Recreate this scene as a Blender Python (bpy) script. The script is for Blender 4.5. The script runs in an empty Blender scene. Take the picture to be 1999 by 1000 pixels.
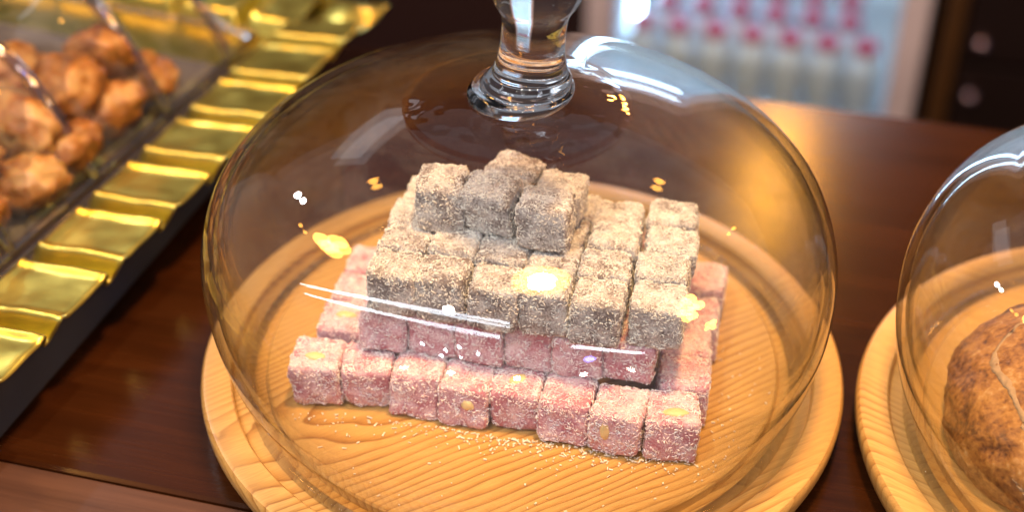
import bpy, bmesh, math, random
from mathutils import Vector, Matrix, noise

# ------------------------------------------------------------------ scene, camera, world, lamps
scene = bpy.context.scene
C = scene.collection
R = math.radians

cam_data = bpy.data.cameras.new('camera')
cam_data.lens = 50.0
cam_data.sensor_width = 36.0
cam_data.clip_start = 0.02
cam_data.clip_end = 50
cam = bpy.data.objects.new('camera', cam_data)
C.objects.link(cam)
cam.location = (-0.00534, -0.55375, 0.46252)
PITCH = 0.63107
cam.rotation_euler = (math.pi / 2 - PITCH, 0, 0)
cam.rotation_euler.rotate_axis('Z', 0.004)
cam_data.dof.use_dof = True
cam_data.dof.focus_distance = 0.640
cam_data.dof.aperture_fstop = 3.4
cam_data.dof.aperture_blades = 9
scene.camera = cam

world = bpy.data.worlds.new('World')
scene.world = world
world.use_nodes = True
bg = world.node_tree.nodes['Background']
bg.inputs['Color'].default_value = (0.84, 0.88, 1.0, 1)
bg.inputs['Strength'].default_value = 0.25

scene.view_settings.view_transform = 'Standard'
scene.view_settings.look = 'None'
scene.view_settings.gamma = 1
scene.view_settings.exposure = 0.0
cy = scene.cycles
cy.max_bounces = 14
cy.diffuse_bounces = 3
cy.glossy_bounces = 6
cy.transmission_bounces = 12
cy.transparent_max_bounces = 32
cy.sample_clamp_indirect = 3.0
cy.caustics_reflective = False
cy.blur_glossy = 0.3
cy.use_denoising = True

WARM = (1.0, 0.60, 0.24)
AMBER = (1.0, 0.42, 0.06)
COOL = (0.80, 0.88, 1.0)


def disc_lamp(name, loc, power, size, color, target=(0, 0, 0)):
    ld = bpy.data.lights.new(name, 'AREA')
    ld.shape = 'DISK'
    ld.size = size
    ld.energy = power
    ld.color = color
    o = bpy.data.objects.new(name, ld)
    C.objects.link(o)
    o.location = loc
    o.rotation_euler = (Vector(target) - Vector(loc)).to_track_quat('-Z', 'Y').to_euler()
    return o


def tube_lamp(name, a, b, width, power, color, target=(0, 0, 0)):
    a, b = Vector(a), Vector(b)
    ld = bpy.data.lights.new(name, 'AREA')
    ld.shape = 'RECTANGLE'
    ld.size = (b - a).length
    ld.size_y = width
    ld.energy = power
    ld.color = color
    o = bpy.data.objects.new(name, ld)
    C.objects.link(o)
    mid = (a + b) / 2
    z = (mid - Vector(target)).normalized()
    x = (b - a).normalized()
    y = z.cross(x).normalized()
    z = x.cross(y)
    o.matrix_world = Matrix(((x.x, y.x, z.x, mid.x), (x.y, y.y, z.y, mid.y), (x.z, y.z, z.z, mid.z), (0, 0, 0, 1)))
    return o


# the pendant right above the counter, its neighbours left and right, spots at the back
disc_lamp('pendant_lamp', (0.12, -0.05, 1.40), 27, 0.14, WARM)
disc_lamp('added_fringe_lamp', (0.12, -0.05, 1.44), 5, 0.30, (1.0, 0.34, 0.02))  # larger amber disc, added to give the pendant's reflection an orange fringe
for q, (dx, dy) in enumerate([(0, 0), (0.13, 0.05), (-0.06, 0.12)]):
    disc_lamp('pendant_lamp', (-1.17 + dx, 0.39 + dy, 1.40), 4.5, 0.19, (1.0, 0.46, 0.09))
for q, (dx, dy) in enumerate([(0, 0), (0.12, 0.10), (-0.08, 0.16), (0.16, -0.08)]):
    disc_lamp('pendant_lamp', (1.45 + dx, -0.46 + dy, 1.40), 4, 0.15, (1.0, 0.46, 0.09))
disc_lamp('pendant_lamp', (2.30, -0.66, 1.40), 2.2, 0.13, AMBER)
disc_lamp('pendant_lamp', (2.46, -0.78, 1.40), 2.2, 0.13, AMBER)
disc_lamp('bar_lamp', (1.60, 2.25, 1.10), 4, 0.26, AMBER)
disc_lamp('bar_lamp', (0.75, 2.95, 1.10), 3, 0.20, AMBER)
disc_lamp('bar_lamp', (1.15, 3.2, 0.66), 2.5, 0.20, AMBER)
disc_lamp('bar_lamp', (2.35, 1.60, 0.92), 2, 0.09, AMBER)
disc_lamp('bar_lamp', (2.25, 1.78, 0.96), 2, 0.09, AMBER)
disc_lamp('counter_lamp', (0.42, 1.40, 0.76), 3.4, 0.08, AMBER, (0.16, 0.22, 0))
disc_lamp('spot_lamp', (-1.45, 1.31, 1.40), 7, 0.08, COOL)
disc_lamp('spot_lamp', (-1.47, 2.60, 1.40), 6, 0.10, COOL)
disc_lamp('spot_lamp', (-0.43, -0.48, 1.40), 11, 0.07, (1.0, 0.90, 0.78))
for q, (dx, dy) in enumerate([(0, 0), (0.16, 0.1), (-0.2, 0.12), (0.3, -0.05), (0.1, -0.2), (-0.1, -0.16)]):
    disc_lamp('spot_lamp', (-0.65 + dx, -1.20 + dy, 1.40), 0.7, 0.025, COOL)
def point_lamp(loc, power, rad, color):
    ld = bpy.data.lights.new('added_lamp', 'POINT')
    ld.energy, ld.shadow_soft_size, ld.color = power, rad, color
    o = bpy.data.objects.new('added_lamp', ld)
    C.objects.link(o)
    o.location = loc


# added lamps: front fill behind the camera, amber ones for glints in glass
for k in range(5):
    point_lamp((-1.5 + 0.75 * k, -1.9 + 0.1 * (k % 2), 1.15), 9.0, 0.040, (1.0, 0.86, 0.74))
    point_lamp((-1.9 + 0.95 * k, 1.05 + 0.2 * (k % 2), 1.75), 2.2, 0.04, AMBER)
disc_lamp('neon_lamp', (0.75, -1.45, 1.40), 1.6, 0.12, (0.16, 0.22, 1.0))
disc_lamp('neon_lamp', (-1.6, 3.3, 0.46), 2, 0.25, (0.25, 0.25, 1.0))
tube_lamp('ceiling_tube', (-2.17, -0.12, 1.40), (-0.12, -0.86, 1.40), 0.03, 5, COOL)
tube_lamp('ceiling_tube', (-2.10, 0.06, 1.40), (-0.05, -0.68, 1.40), 0.03, 5, COOL)
tube_lamp('ceiling_tube', (0.45, -1.05, 1.40), (1.45, -1.40, 1.40), 0.03, 4, COOL)
tube_lamp('ceiling_tube', (-0.78, 2.40, 1.40), (-1.04, 1.50, 1.40), 0.25, 0.8, COOL)
# ------------------------------------------------------------------ helpers


def obj(name, mesh, mat=None, parent=None, smooth=False):
    if isinstance(mesh, bmesh.types.BMesh):
        me = bpy.data.meshes.new(name)
        mesh.to_mesh(me)
        mesh.free()
    else:
        me = mesh
    if mat is not None and not me.materials:
        me.materials.append(mat)
    if smooth:
        for p in me.polygons:
            p.use_smooth = True
    o = bpy.data.objects.new(name, me)
    C.objects.link(o)
    if parent is not None:
        o.parent = parent
    return o


def tag(o, label=None, cat=None, group=None, kind=None):
    if label:
        o['label'] = label
    if cat:
        o['category'] = cat
    if group:
        o['group'] = group
    if kind:
        o['kind'] = kind
    return o


def empty(name, loc=(0, 0, 0), rz=0.0):
    o = bpy.data.objects.new(name, None)
    o.empty_display_size = 0.01
    C.objects.link(o)
    o.location = loc
    o.rotation_euler = (0, 0, rz)
    return o


def lathe(profile, seg=128, close_loop=False):
    """surface of revolution about z; profile = [(r,z)...]; r=0 ends become poles"""
    bm = bmesh.new()
    rings = []
    for (r, z) in profile:
        if r <= 1e-7:
            rings.append([bm.verts.new((0, 0, z))])
        else:
            rings.append([bm.verts.new((r * math.cos(2 * math.pi * i / seg), r * math.sin(2 * math.pi * i / seg), z)) for i in range(seg)])
    pairs = list(zip(rings[:-1], rings[1:]))
    if close_loop:
        pairs.append((rings[-1], rings[0]))
    for A, B in pairs:
        for i in range(seg):
            j = (i + 1) % seg
            if len(A) == 1 and len(B) == 1:
                continue
            if len(A) == 1:
                bm.faces.new((A[0], B[j], B[i]))
            elif len(B) == 1:
                bm.faces.new((A[i], A[j], B[0]))
            else:
                bm.faces.new((A[i], A[j], B[j], B[i]))
    return bm


def catmull(K, n):
    K = [Vector(k) for k in K]
    out = []
    for q in range(n + 1):
        u = q * (len(K) - 1) / n
        i = min(int(u), len(K) - 2)
        s = u - i
        p0, p1, p2, p3 = K[max(i - 1, 0)], K[i], K[i + 1], K[min(i + 2, len(K) - 1)]
        out.append(0.5 * ((2 * p1) + (-p0 + p2) * s + (2 * p0 - 5 * p1 + 4 * p2 - p3) * s * s + (-p0 + 3 * p1 - 3 * p2 + p3) * s ** 3))
    return out


def box_bm(x0, x1, y0, y1, z0, z1, bevel=0.0, seg=2):
    bm = bmesh.new()
    bmesh.ops.create_cube(bm, size=1)
    for v in bm.verts:
        v.co = Vector((x0 + (v.co.x + .5) * (x1 - x0), y0 + (v.co.y + .5) * (y1 - y0), z0 + (v.co.z + .5) * (z1 - z0)))
    if bevel:
        bmesh.ops.bevel(bm, geom=bm.edges[:], offset=bevel, segments=seg, affect='EDGES', profile=0.6)
    return bm


# ------------------------------------------------------------------ materials
def new_mat(name):
    m = bpy.data.materials.new(name)
    m.use_nodes = True
    nt = m.node_tree
    nt.nodes.clear()
    out = nt.nodes.new('ShaderNodeOutputMaterial')
    return m, nt, out


def N(nt, kind, **kw):
    n = nt.nodes.new(kind)
    for k, v in kw.items():
        if k.startswith('i_'):
            n.inputs[k[2:].replace('_', ' ')].default_value = v
        else:
            setattr(n, k, v)
    return n


def math_n(nt, op, a, b=None, clamp=False):
    n = nt.nodes.new('ShaderNodeMath')
    n.operation = op
    n.use_clamp = clamp
    for i, v in enumerate((a, b)):
        if v is None:
            continue
        if isinstance(v, (int, float)):
            n.inputs[i].default_value = v
        else:
            nt.links.new(v, n.inputs[i])
    return n.outputs[0]


def ramp(nt, fac, stops, interp='LINEAR'):
    n = nt.nodes.new('ShaderNodeValToRGB')
    n.color_ramp.interpolation = interp
    el = n.color_ramp.elements
    while len(el) > 1:
        el.remove(el[-1])
    el[0].position = stops[0][0]
    el[0].color = (*stops[0][1], 1)
    for p, c in stops[1:]:
        e = el.new(p)
        e.color = (*c, 1)
    nt.links.new(fac, n.inputs[0])
    return n.outputs[0]


def principled(nt, out, **kw):
    b = nt.nodes.new('ShaderNodeBsdfPrincipled')
    for k, v in kw.items():
        key = k.replace('_', ' ')
        if hasattr(v, 'links'):
            nt.links.new(v, b.inputs[key])
        else:
            b.inputs[key].default_value = v
    nt.links.new(b.outputs[0], out.inputs[0])
    return b


def simple_mat(name, col, rough=0.5, metal=0.0, bump=0.0, bscale=80, **kw):
    m, nt, out = new_mat(name)
    tc = N(nt, 'ShaderNodeTexCoord')
    nz = N(nt, 'ShaderNodeTexNoise')
    nz.inputs['Scale'].default_value = bscale
    nz.inputs['Detail'].default_value = 4
    nt.links.new(tc.outputs['Object'], nz.inputs['Vector'])
    c = ramp(nt, nz.outputs[0], [(0.3, tuple(x * 0.82 for x in col)), (0.7, tuple(min(1, x * 1.12) for x in col))])
    b = principled(nt, out, Base_Color=c, Roughness=rough, Metallic=metal, **kw)
    if bump:
        bp = N(nt, 'ShaderNodeBump')
        bp.inputs['Strength'].default_value = bump
        bp.inputs['Distance'].default_value = 0.002
        nt.links.new(nz.outputs[0], bp.inputs['Height'])
        nt.links.new(bp.outputs[0], b.inputs['Normal'])
    return m


def wood_board_mat(name, angle, seed):
    m, nt, out = new_mat(name)
    tc = N(nt, 'ShaderNodeTexCoord')
    mp = N(nt, 'ShaderNodeMapping')
    mp.inputs['Rotation'].default_value = (0, R(4.5), -angle)
    mp.vector_type = 'POINT'
    mp.inputs['Location'].default_value = (seed, 0.012 * seed, 0.045)
    nt.links.new(tc.outputs['Object'], mp.inputs[0])
    # low-frequency warp of the rings, stretched along the grain
    st = N(nt, 'ShaderNodeMapping')
    st.inputs['Scale'].default_value = (3, 10, 10)
    nt.links.new(mp.outputs[0], st.inputs[0])
    wn = N(nt, 'ShaderNodeTexNoise')
    wn.inputs['Scale'].default_value = 1.0
    wn.inputs['Detail'].default_value = 4.5
    wn.inputs['Roughness'].default_value = 0.42
    nt.links.new(st.outputs[0], wn.inputs[0])
    sep = N(nt, 'ShaderNodeSeparateXYZ')
    nt.links.new(mp.outputs[0], sep.inputs[0])
    y, z = sep.outputs[1], sep.outputs[2]
    d = math_n(nt, 'SQRT', math_n(nt, 'ADD', math_n(nt, 'MULTIPLY', y, y), math_n(nt, 'MULTIPLY', z, z)))
    d = math_n(nt, 'ADD', d, math_n(nt, 'MULTIPLY', wn.outputs[0], 0.060))
    fr = math_n(nt, 'FRACT', math_n(nt, 'MULTIPLY', d, 270.0))
    # fine fibre
    st2 = N(nt, 'ShaderNodeMapping')
    st2.inputs['Scale'].default_value = (40, 1400, 1400)
    nt.links.new(mp.outputs[0], st2.inputs[0])
    fn = N(nt, 'ShaderNodeTexNoise')
    fn.inputs['Scale'].default_value = 1.0
    fn.inputs['Detail'].default_value = 3
    nt.links.new(st2.outputs[0], fn.inputs[0])
    bn = N(nt, 'ShaderNodeTexNoise')
    bn.inputs['Scale'].default_value = 9
    bn.inputs['Detail'].default_value = 2
    nt.links.new(mp.outputs[0], bn.inputs[0])
    col = ramp(nt, fr, [(0.0, (0.62, 0.365, 0.115)), (0.45, (0.60, 0.34, 0.098)), (0.78, (0.45, 0.22, 0.050)), (0.92, (0.28, 0.115, 0.022)), (1.0, (0.62, 0.365, 0.115))])
    mx = N(nt, 'ShaderNodeMixRGB', blend_type='MIX')
    f2 = math_n(nt, 'MULTIPLY', bn.outputs[0], 1.5, True)
    f2 = math_n(nt, 'SUBTRACT', 1.0, f2, True)
    mr = N(nt, 'ShaderNodeMapRange', interpolation_type='SMOOTHSTEP')
    nt.links.new(bn.outputs[0], mr.inputs[0])
    mr.inputs[1].default_value, mr.inputs[2].default_value, mr.inputs[3].default_value, mr.inputs[4].default_value = 0.40, 0.60, 0.85, 0.05
    nt.links.new(mr.outputs[0], mx.inputs[0])
    nt.links.new(col, mx.inputs[1])
    mx.inputs[2].default_value = (0.60, 0.34, 0.10, 1)
    m2 = N(nt, 'ShaderNodeMixRGB', blend_type='MULTIPLY')
    m2.inputs[0].default_value = 0.55
    nt.links.new(mx.outputs[0], m2.inputs[1])
    nt.links.new(ramp(nt, fn.outputs[0], [(0.3, (0.62, 0.58, 0.52)), (0.7, (1.0, 1.0, 1.0))]), m2.inputs[2])
    b = principled(nt, out, Base_Color=m2.outputs[0], Roughness=0.42, Coat_Weight=0.25, Coat_Roughness=0.3)
    bp = N(nt, 'ShaderNodeBump')
    bp.inputs['Strength'].default_value = 0.12
    bp.inputs['Distance'].default_value = 0.0004
    nt.links.new(math_n(nt, 'ADD', math_n(nt, 'MULTIPLY', fr, -0.5), math_n(nt, 'MULTIPLY', fn.outputs[0], 0.6)), bp.inputs['Height'])
    nt.links.new(bp.outputs[0], b.inputs['Normal'])
    return m


def counter_mat(name, dark, light, rough):
    m, nt, out = new_mat(name)
    tc = N(nt, 'ShaderNodeTexCoord')
    mp = N(nt, 'ShaderNodeMapping')
    mp.inputs['Scale'].default_value = (3.0, 40, 40)
    nt.links.new(tc.outputs['Object'], mp.inputs[0])
    n1 = N(nt, 'ShaderNodeTexNoise')
    n1.inputs['Scale'].default_value = 1.6
    n1.inputs['Detail'].default_value = 6
    n1.inputs['Distortion'].default_value = 0.6
    nt.links.new(mp.outputs[0], n1.inputs[0])
    mp2 = N(nt, 'ShaderNodeMapping')
    mp2.inputs['Scale'].default_value = (14.0, 420, 420)
    nt.links.new(tc.outputs['Object'], mp2.inputs[0])
    n2 = N(nt, 'ShaderNodeTexNoise')
    n2.inputs['Scale'].default_value = 1.0
    n2.inputs['Detail'].default_value = 3
    nt.links.new(mp2.outputs[0], n2.inputs[0])
    f = math_n(nt, 'ADD', math_n(nt, 'MULTIPLY', n1.outputs[0], 0.7), math_n(nt, 'MULTIPLY', n2.outputs[0], 0.3))
    col = ramp(nt, f, [(0.35, dark), (0.65, light)])
    b = principled(nt, out, Base_Color=col, Roughness=rough, Specular_IOR_Level=0.32)
    bp = N(nt, 'ShaderNodeBump')
    bp.inputs['Strength'].default_value = 0.12
    bp.inputs['Distance'].default_value = 0.001
    nt.links.new(n2.outputs[0], bp.inputs['Height'])
    nt.links.new(bp.outputs[0], b.inputs['Normal'])
    return m


def thin_glass_mat(name, tint=(0.97, 0.98, 0.97), edge=(0.66, 0.66, 0.62), f0=0.045, rough=0.0, streak=0.0, sscale=(6, 6, 60), smudge=0.0):
    """clear sheet: passes light straight through, mirrors more at grazing angles (Fresnel)"""
    m, nt, out = new_mat(name)
    geo = N(nt, 'ShaderNodeNewGeometry')
    dt = N(nt, 'ShaderNodeVectorMath', operation='DOT_PRODUCT')
    nt.links.new(geo.outputs['Normal'], dt.inputs[0])
    nt.links.new(geo.outputs['Incoming'], dt.inputs[1])
    c = math_n(nt, 'ABSOLUTE', dt.outputs['Value'])
    inv = math_n(nt, 'SUBTRACT', 1.0, c, True)
    fres = math_n(nt, 'ADD', math_n(nt, 'MULTIPLY', math_n(nt, 'POWER', inv, 4.0), 0.85), f0, True)
    mixc = N(nt, 'ShaderNodeMixRGB')
    nt.links.new(math_n(nt, 'POWER', inv, 3.0), mixc.inputs[0])
    mixc.inputs[1].default_value = (*tint, 1)
    mixc.inputs[2].default_value = (*edge, 1)
    tr = N(nt, 'ShaderNodeBsdfTransparent')
    nt.links.new(mixc.outputs[0], tr.inputs[0])
    gl = N(nt, 'ShaderNodeBsdfGlossy')
    gl.inputs['Roughness'].default_value = rough
    if streak:
        tc = N(nt, 'ShaderNodeTexCoord')
        mp = N(nt, 'ShaderNodeMapping')
        mp.inputs['Scale'].default_value = sscale
        nt.links.new(tc.outputs['Object'], mp.inputs[0])
        nz = N(nt, 'ShaderNodeTexNoise')
        nz.inputs['Scale'].default_value = 1.0
        nz.inputs['Detail'].default_value = 2
        nt.links.new(mp.outputs[0], nz.inputs[0])
        bp = N(nt, 'ShaderNodeBump')
        bp.inputs['Strength'].default_value = streak
        bp.inputs['Distance'].default_value = 0.004
        nt.links.new(nz.outputs[0], bp.inputs['Height'])
        nt.links.new(bp.outputs[0], gl.inputs['Normal'])
    mx = N(nt, 'ShaderNodeMixShader')
    nt.links.new(fres, mx.inputs[0])
    nt.links.new(tr.outputs[0], mx.inputs[1])
    nt.links.new(gl.outputs[0], mx.inputs[2])
    if smudge:
        tc2 = N(nt, 'ShaderNodeTexCoord')
        sn = N(nt, 'ShaderNodeTexNoise')
        sn.inputs['Scale'].default_value = 26
        sn.inputs['Detail'].default_value = 8
        sn.inputs['Roughness'].default_value = 0.75
        sn.inputs['Distortion'].default_value = 1.2
        nt.links.new(tc2.outputs['Object'], sn.inputs[0])
        mr = N(nt, 'ShaderNodeMapRange')
        nt.links.new(sn.outputs[0], mr.inputs[0])
        mr.inputs[1].default_value, mr.inputs[2].default_value, mr.inputs[3].default_value, mr.inputs[4].default_value = 0.45, 0.75, 0.0, smudge
        df = N(nt, 'ShaderNodeBsdfDiffuse')
        df.inputs[0].default_value = (0.8, 0.8, 0.8, 1)
        m2 = N(nt, 'ShaderNodeMixShader')
        nt.links.new(mr.outputs[0], m2.inputs[0])
        nt.links.new(mx.outputs[0], m2.inputs[1])
        nt.links.new(df.outputs[0], m2.inputs[2])
        mx = m2
    nt.links.new(mx.outputs[0], out.inputs[0])
    return m


def solid_glass_mat(name, col=(0.98, 0.99, 0.98), ior=1.48):
    m, nt, out = new_mat(name)
    g = N(nt, 'ShaderNodeBsdfGlass')
    g.inputs['Color'].default_value = (*col, 1)
    g.inputs['IOR'].default_value = ior
    g.inputs['Roughness'].default_value = 0.0
    nt.links.new(g.outputs[0], out.inputs[0])
    return m


def delight_mat(name, base, powder, amount):
    """jelly body dusted with powder: mottled, with per-cube variation"""
    m, nt, out = new_mat(name)
    tc = N(nt, 'ShaderNodeTexCoord')
    oi = N(nt, 'ShaderNodeObjectInfo')
    add = N(nt, 'ShaderNodeVectorMath', operation='ADD')
    nt.links.new(tc.outputs['Object'], add.inputs[0])
    nt.links.new(oi.outputs['Random'], add.inputs[1])
    n1 = N(nt, 'ShaderNodeTexNoise')
    n1.inputs['Scale'].default_value = 900
    n1.inputs['Detail'].default_value = 5
    n1.inputs['Roughness'].default_value = 0.7
    nt.links.new(add.outputs[0], n1.inputs[0])
    n2 = N(nt, 'ShaderNodeTexNoise')
    n2.inputs['Scale'].default_value = 110
    n2.inputs['Detail'].default_value = 3
    nt.links.new(add.outputs[0], n2.inputs[0])
    f = math_n(nt, 'ADD', math_n(nt, 'MULTIPLY', n1.outputs[0], 0.55), math_n(nt, 'MULTIPLY', n2.outputs[0], 0.45))
    f = math_n(nt, 'ADD', f, math_n(nt, 'MULTIPLY', math_n(nt, 'SUBTRACT', oi.outputs['Random'], 0.5), 0.06))
    lo, hi = 0.5 - amount, 0.72 - amount
    mid = tuple(b * 0.5 + p * 0.5 for b, p in zip(base, powder))
    col = ramp(nt, f, [(lo, base), ((lo + hi) / 2, mid), (hi, powder)])
    b = principled(nt, out, Base_Color=col, Roughness=0.9, Subsurface_Weight=0.15, Subsurface_Scale=0.004)
    b.inputs['Subsurface Radius'].default_value = (1, .5, .4)
    bp = N(nt, 'ShaderNodeBump')
    bp.inputs['Strength'].default_value = 0.8
    bp.inputs['Distance'].default_value = 0.0006
    nt.links.new(n1.outputs[0], bp.inputs['Height'])
    nt.links.new(bp.outputs[0], b.inputs['Normal'])
    return m


def flake_mat(name, a, b_):
    m, nt, out = new_mat(name)
    tc = N(nt, 'ShaderNodeTexCoord')
    n1 = N(nt, 'ShaderNodeTexNoise')
    n1.inputs['Scale'].default_value = 300
    n1.inputs['Detail'].default_value = 2
    nt.links.new(tc.outputs['Object'], n1.inputs[0])
    col = ramp(nt, n1.outputs[0], [(0.35, a), (0.62, b_)])
    principled(nt, out, Base_Color=col, Roughness=0.75)
    return m


M = {}
M['board'] = wood_board_mat('board_wood', R(30), 0.3)
M['board_b'] = wood_board_mat('board_wood_second', R(-38), 0.9)
M['counter'] = counter_mat('counter_mahogany', (0.019, 0.0052, 0.0014), (0.037, 0.0105, 0.0025), 0.19)
M['plank'] = counter_mat('counter_front_plank', (0.045, 0.019, 0.012), (0.085, 0.038, 0.024), 0.40)
M['dome'] = thin_glass_mat('dome_glass', streak=0.06, smudge=0.022)
M['crown'] = thin_glass_mat('crown_glass', tint=(0.93, 0.93, 0.93), edge=(0.5, 0.5, 0.5), f0=0.08, streak=0.5, sscale=(40, 40, 40))
M['glass'] = solid_glass_mat('solid_glass', (1, 1, 1))
M['lid'] = thin_glass_mat('clear_plastic', tint=(0.95, 0.94, 0.92), edge=(0.62, 0.56, 0.5), f0=0.13, rough=0.05, smudge=0.07, streak=0.15, sscale=(30, 30, 30))
M['lid_ridge'] = thin_glass_mat('clear_plastic_fold', tint=(0.70, 0.62, 0.56), edge=(0.45, 0.36, 0.28), f0=0.24, rough=0.05)
M['pane'] = thin_glass_mat('door_glass', f0=0.03)
M['pink'] = delight_mat('pink_delight', (0.50, 0.17, 0.215), (0.87, 0.65, 0.69), 0.10)
M['grey'] = delight_mat('grey_delight', (0.19, 0.145, 0.135), (0.82, 0.76, 0.73), 0.09)
M['flake_pink'] = flake_mat('coconut_on_pink', (0.84, 0.62, 0.64), (0.95, 0.87, 0.85))
M['flake_grey'] = flake_mat('coconut_on_grey', (0.72, 0.64, 0.58), (0.96, 0.91, 0.83))
M['flake'] = flake_mat('coconut_crumb', (0.70, 0.58, 0.44), (0.85, 0.76, 0.64))
M['nut'] = simple_mat('nut', (0.78, 0.58, 0.28), 0.45, bscale=200)
M['nut_dark'] = simple_mat('nut_skin', (0.30, 0.13, 0.04), 0.6, bscale=200)
M['gold'] = simple_mat('gold_foil', (0.66, 0.57, 0.13), 0.33, 1.0, bump=0.15, bscale=60)
M['black'] = simple_mat('black_lacquer', (0.034, 0.039, 0.050), 0.36, bump=0.2, bscale=20, Coat_Weight=0.4, Coat_Roughness=0.2)
M['grey_sheet'] = simple_mat('sheet_grey', (0.09, 0.085, 0.10), 0.5)
M['paper'] = simple_mat('liner_white', (0.62, 0.62, 0.60), 0.7)

# ------------------------------------------------------------------ the counter and what is behind it
TA = R(-14.6)
AX, NX = Vector((math.cos(TA), math.sin(TA), 0)), Vector((-math.sin(TA), math.cos(TA), 0))
TZ = -0.020


def bar(al, n, z=0.0):
    return AX * al + NX * n + Vector((0, 0, z))


counter = tag(empty('counter', (0, 0, TZ), TA), kind='structure')
obj('counter_top', box_bm(-1.6, 1.6, -0.122, 0.321, -0.04, 0, 0.003), M['counter'], counter)
obj('front_plank', box_bm(-1.6, 1.6, -0.50, -0.1235, -0.04, 0.0005, 0.0008), M['plank'], counter)
obj('counter_body', box_bm(-1.55, 1.55, -0.45, 0.29, -1.0, -0.0402), M['counter'], counter)

M['wall'] = simple_mat('dark_wall', (0.016, 0.0025, 0.002), 0.6, bscale=3)
M['floor'] = simple_mat('dark_floor', (0.02, 0.012, 0.010), 0.5, bscale=4)
wl = tag(obj('wall', box_bm(-3.2, 3.2, 2.02, 2.12, -1.02, 1.6), M['wall']), kind='structure')
wl.rotation_euler = (0, 0, TA)
fl = tag(obj('floor', box_bm(-3.2, 3.2, -1.2, 2.02, -1.08, -1.021), M['floor']), kind='structure')
fl.rotation_euler = (0, 0, TA)

# ------------------------------------------------------------------ boards and domes
DOME_K = [(.1380, -.005), (.1410, .012), (.1463, .03), (.1497, .05), (.1489, .075), (.1387, .10), (.1165, .12), (.088, .1325), (.058, .1410), (.03, .1460), (0, .148)]


def make_board(mat):
    pf = [(0, 0), (.1270, 0), (.1280, -.0008), (.1284, -.0050), (.1448, -.0050), (.1452, -.0008), (.1460, 0), (.1572, 0), (.1590, -.0005), (.1601, -.002), (.1606, -.0045),
          (.1602, -.009), (.1585, -.014), (.1560, -.018), (.1530, -.0198), (0, -.0198)]
    return lathe(pf, 160)


def shear(bm):
    for v in bm.verts:
        t = max(0.0, min(1.0, v.co.z / 0.12))
        v.co.x -= 0.0032 * t * t * (3 - 2 * t)
    return bm


def make_dome(loc, label, lean):
    root = empty('glass_dome', loc)
    tag(root, label, 'glass dome', 'glass cake domes on the counter')
    outer = catmull(DOME_K, 90)
    CR = 0.051                                   # the solid crown starts inside this radius
    o_sh = [(p.x, p.y) for p in outer if p.x > CR]
    T = 0.0044
    inner = []
    for i, p in enumerate(o_sh):
        a = Vector(o_sh[max(i - 1, 0)])
        b = Vector(o_sh[min(i + 1, len(o_sh) - 1)])
        t = (b - a).normalized()
        nrm = Vector((t.y, -t.x))                # outward
        inner.append((p[0] - nrm.x * T, p[1] - nrm.y * T))
    bm = lathe(o_sh, 144)
    bm2 = lathe(inner[::-1], 144)
    tmp = bpy.data.meshes.new('tmp')
    bm2.to_mesh(tmp)
    bm2.free()
    bm.from_mesh(tmp)
    obj('shell', shear(bm) if lean else bm, M['dome'], root, True)
    # rolled rim standing in the groove
    cx, cz, rr = o_sh[0][0] - T / 2, o_sh[0][1] + 0.0016, 0.0021
    ring = [(cx + rr * math.cos(2 * math.pi * k / 14), cz + rr * math.sin(2 * math.pi * k / 14)) for k in range(14)]
    obj('rim', lathe(ring, 144, True), M['glass'], root, True)
    # solid crown under the knob: outer cap (open where the knob grows out of it) + lens below
    cap = [(p.x, p.y) for p in outer if p.x <= CR and p.x > 0.0225]
    top_z = cap[-1][1]
    zb = cap[0][1]
    prof = [(0, zb - 0.0030), (.012, zb - 0.0030), (.024, zb - 0.0030), (.035, zb - 0.0030), (.044, zb - 0.0034), (.0485, zb - 0.0040)] + [(CR - .0008, zb - .0043)]
    bm = lathe(prof, 128)
    bm2 = lathe(cap + [(.0225, top_z)], 128)
    tmp = bpy.data.meshes.new('tmp')
    bm2.to_mesh(tmp)
    bm2.free()
    bm.from_mesh(tmp)
    obj('crown', shear(bm) if lean else bm, M['crown'], root, True)
    z0 = top_z
    kn = [(.0225, z0), (.0232, z0 + .0012), (.0236, z0 + .0030), (.0228, z0 + .0052), (.0205, z0 + .0062), (.0196, z0 + .0075), (.0194, z0 + .0092), (.0182, z0 + .0108), (.0168, z0 + .013), (.0153, z0 + .018), (.0144, z0 + .024), (.0141, z0 + .030),
          (.0141, z0 + .0350), (.0145, z0 + .0385), (.0157, z0 + .0420), (.0186, z0 + .0470), (.0205, z0 + .0540), (.0210, z0 + .0610), (.0195, z0 + .0690), (.0155, z0 + .0755), (.0085, z0 + .0795), (0, z0 + .0807)]
    kp = catmull(kn, 110)
    bm = lathe([(0, z0 + .0002), (.016, z0 + .0002), (.0215, z0 + .0002)] + [(max(p.x, 0), p.y) for p in kp], 96)
    for v in bm.verts:
        t = (v.co.z - z0) / 0.08
        v.co.x += (0.0012 + 0.0062 * t - 0.0044 * max(0, 1 - t * 8)) if lean else 0
    obj('knob', bm, M['glass'], root, True)
    return root


b1 = tag(obj('cake_board', make_board(None), M['board'], None, True), 'round grooved wooden board under the pink and grey sweets', 'board', 'round wooden boards')
make_dome((0, 0, 0), 'clear glass dome with neck and knob covering the pile of sweets', True)
SB = Vector((0.3205, -0.064, 0))
b2 = tag(obj('cake_board', make_board(None), M['board_b'], None, True), 'round grooved wooden board under the brown loaf at the right edge', 'board', 'round wooden boards')
b2.location = SB
make_dome(SB, 'clear glass dome over the brown loaf, cut by the right edge', False)
for o in (b1, b2):
    em = o.modifiers.new('edge', 'EDGE_SPLIT')
    em.split_angle = R(35)

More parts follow.
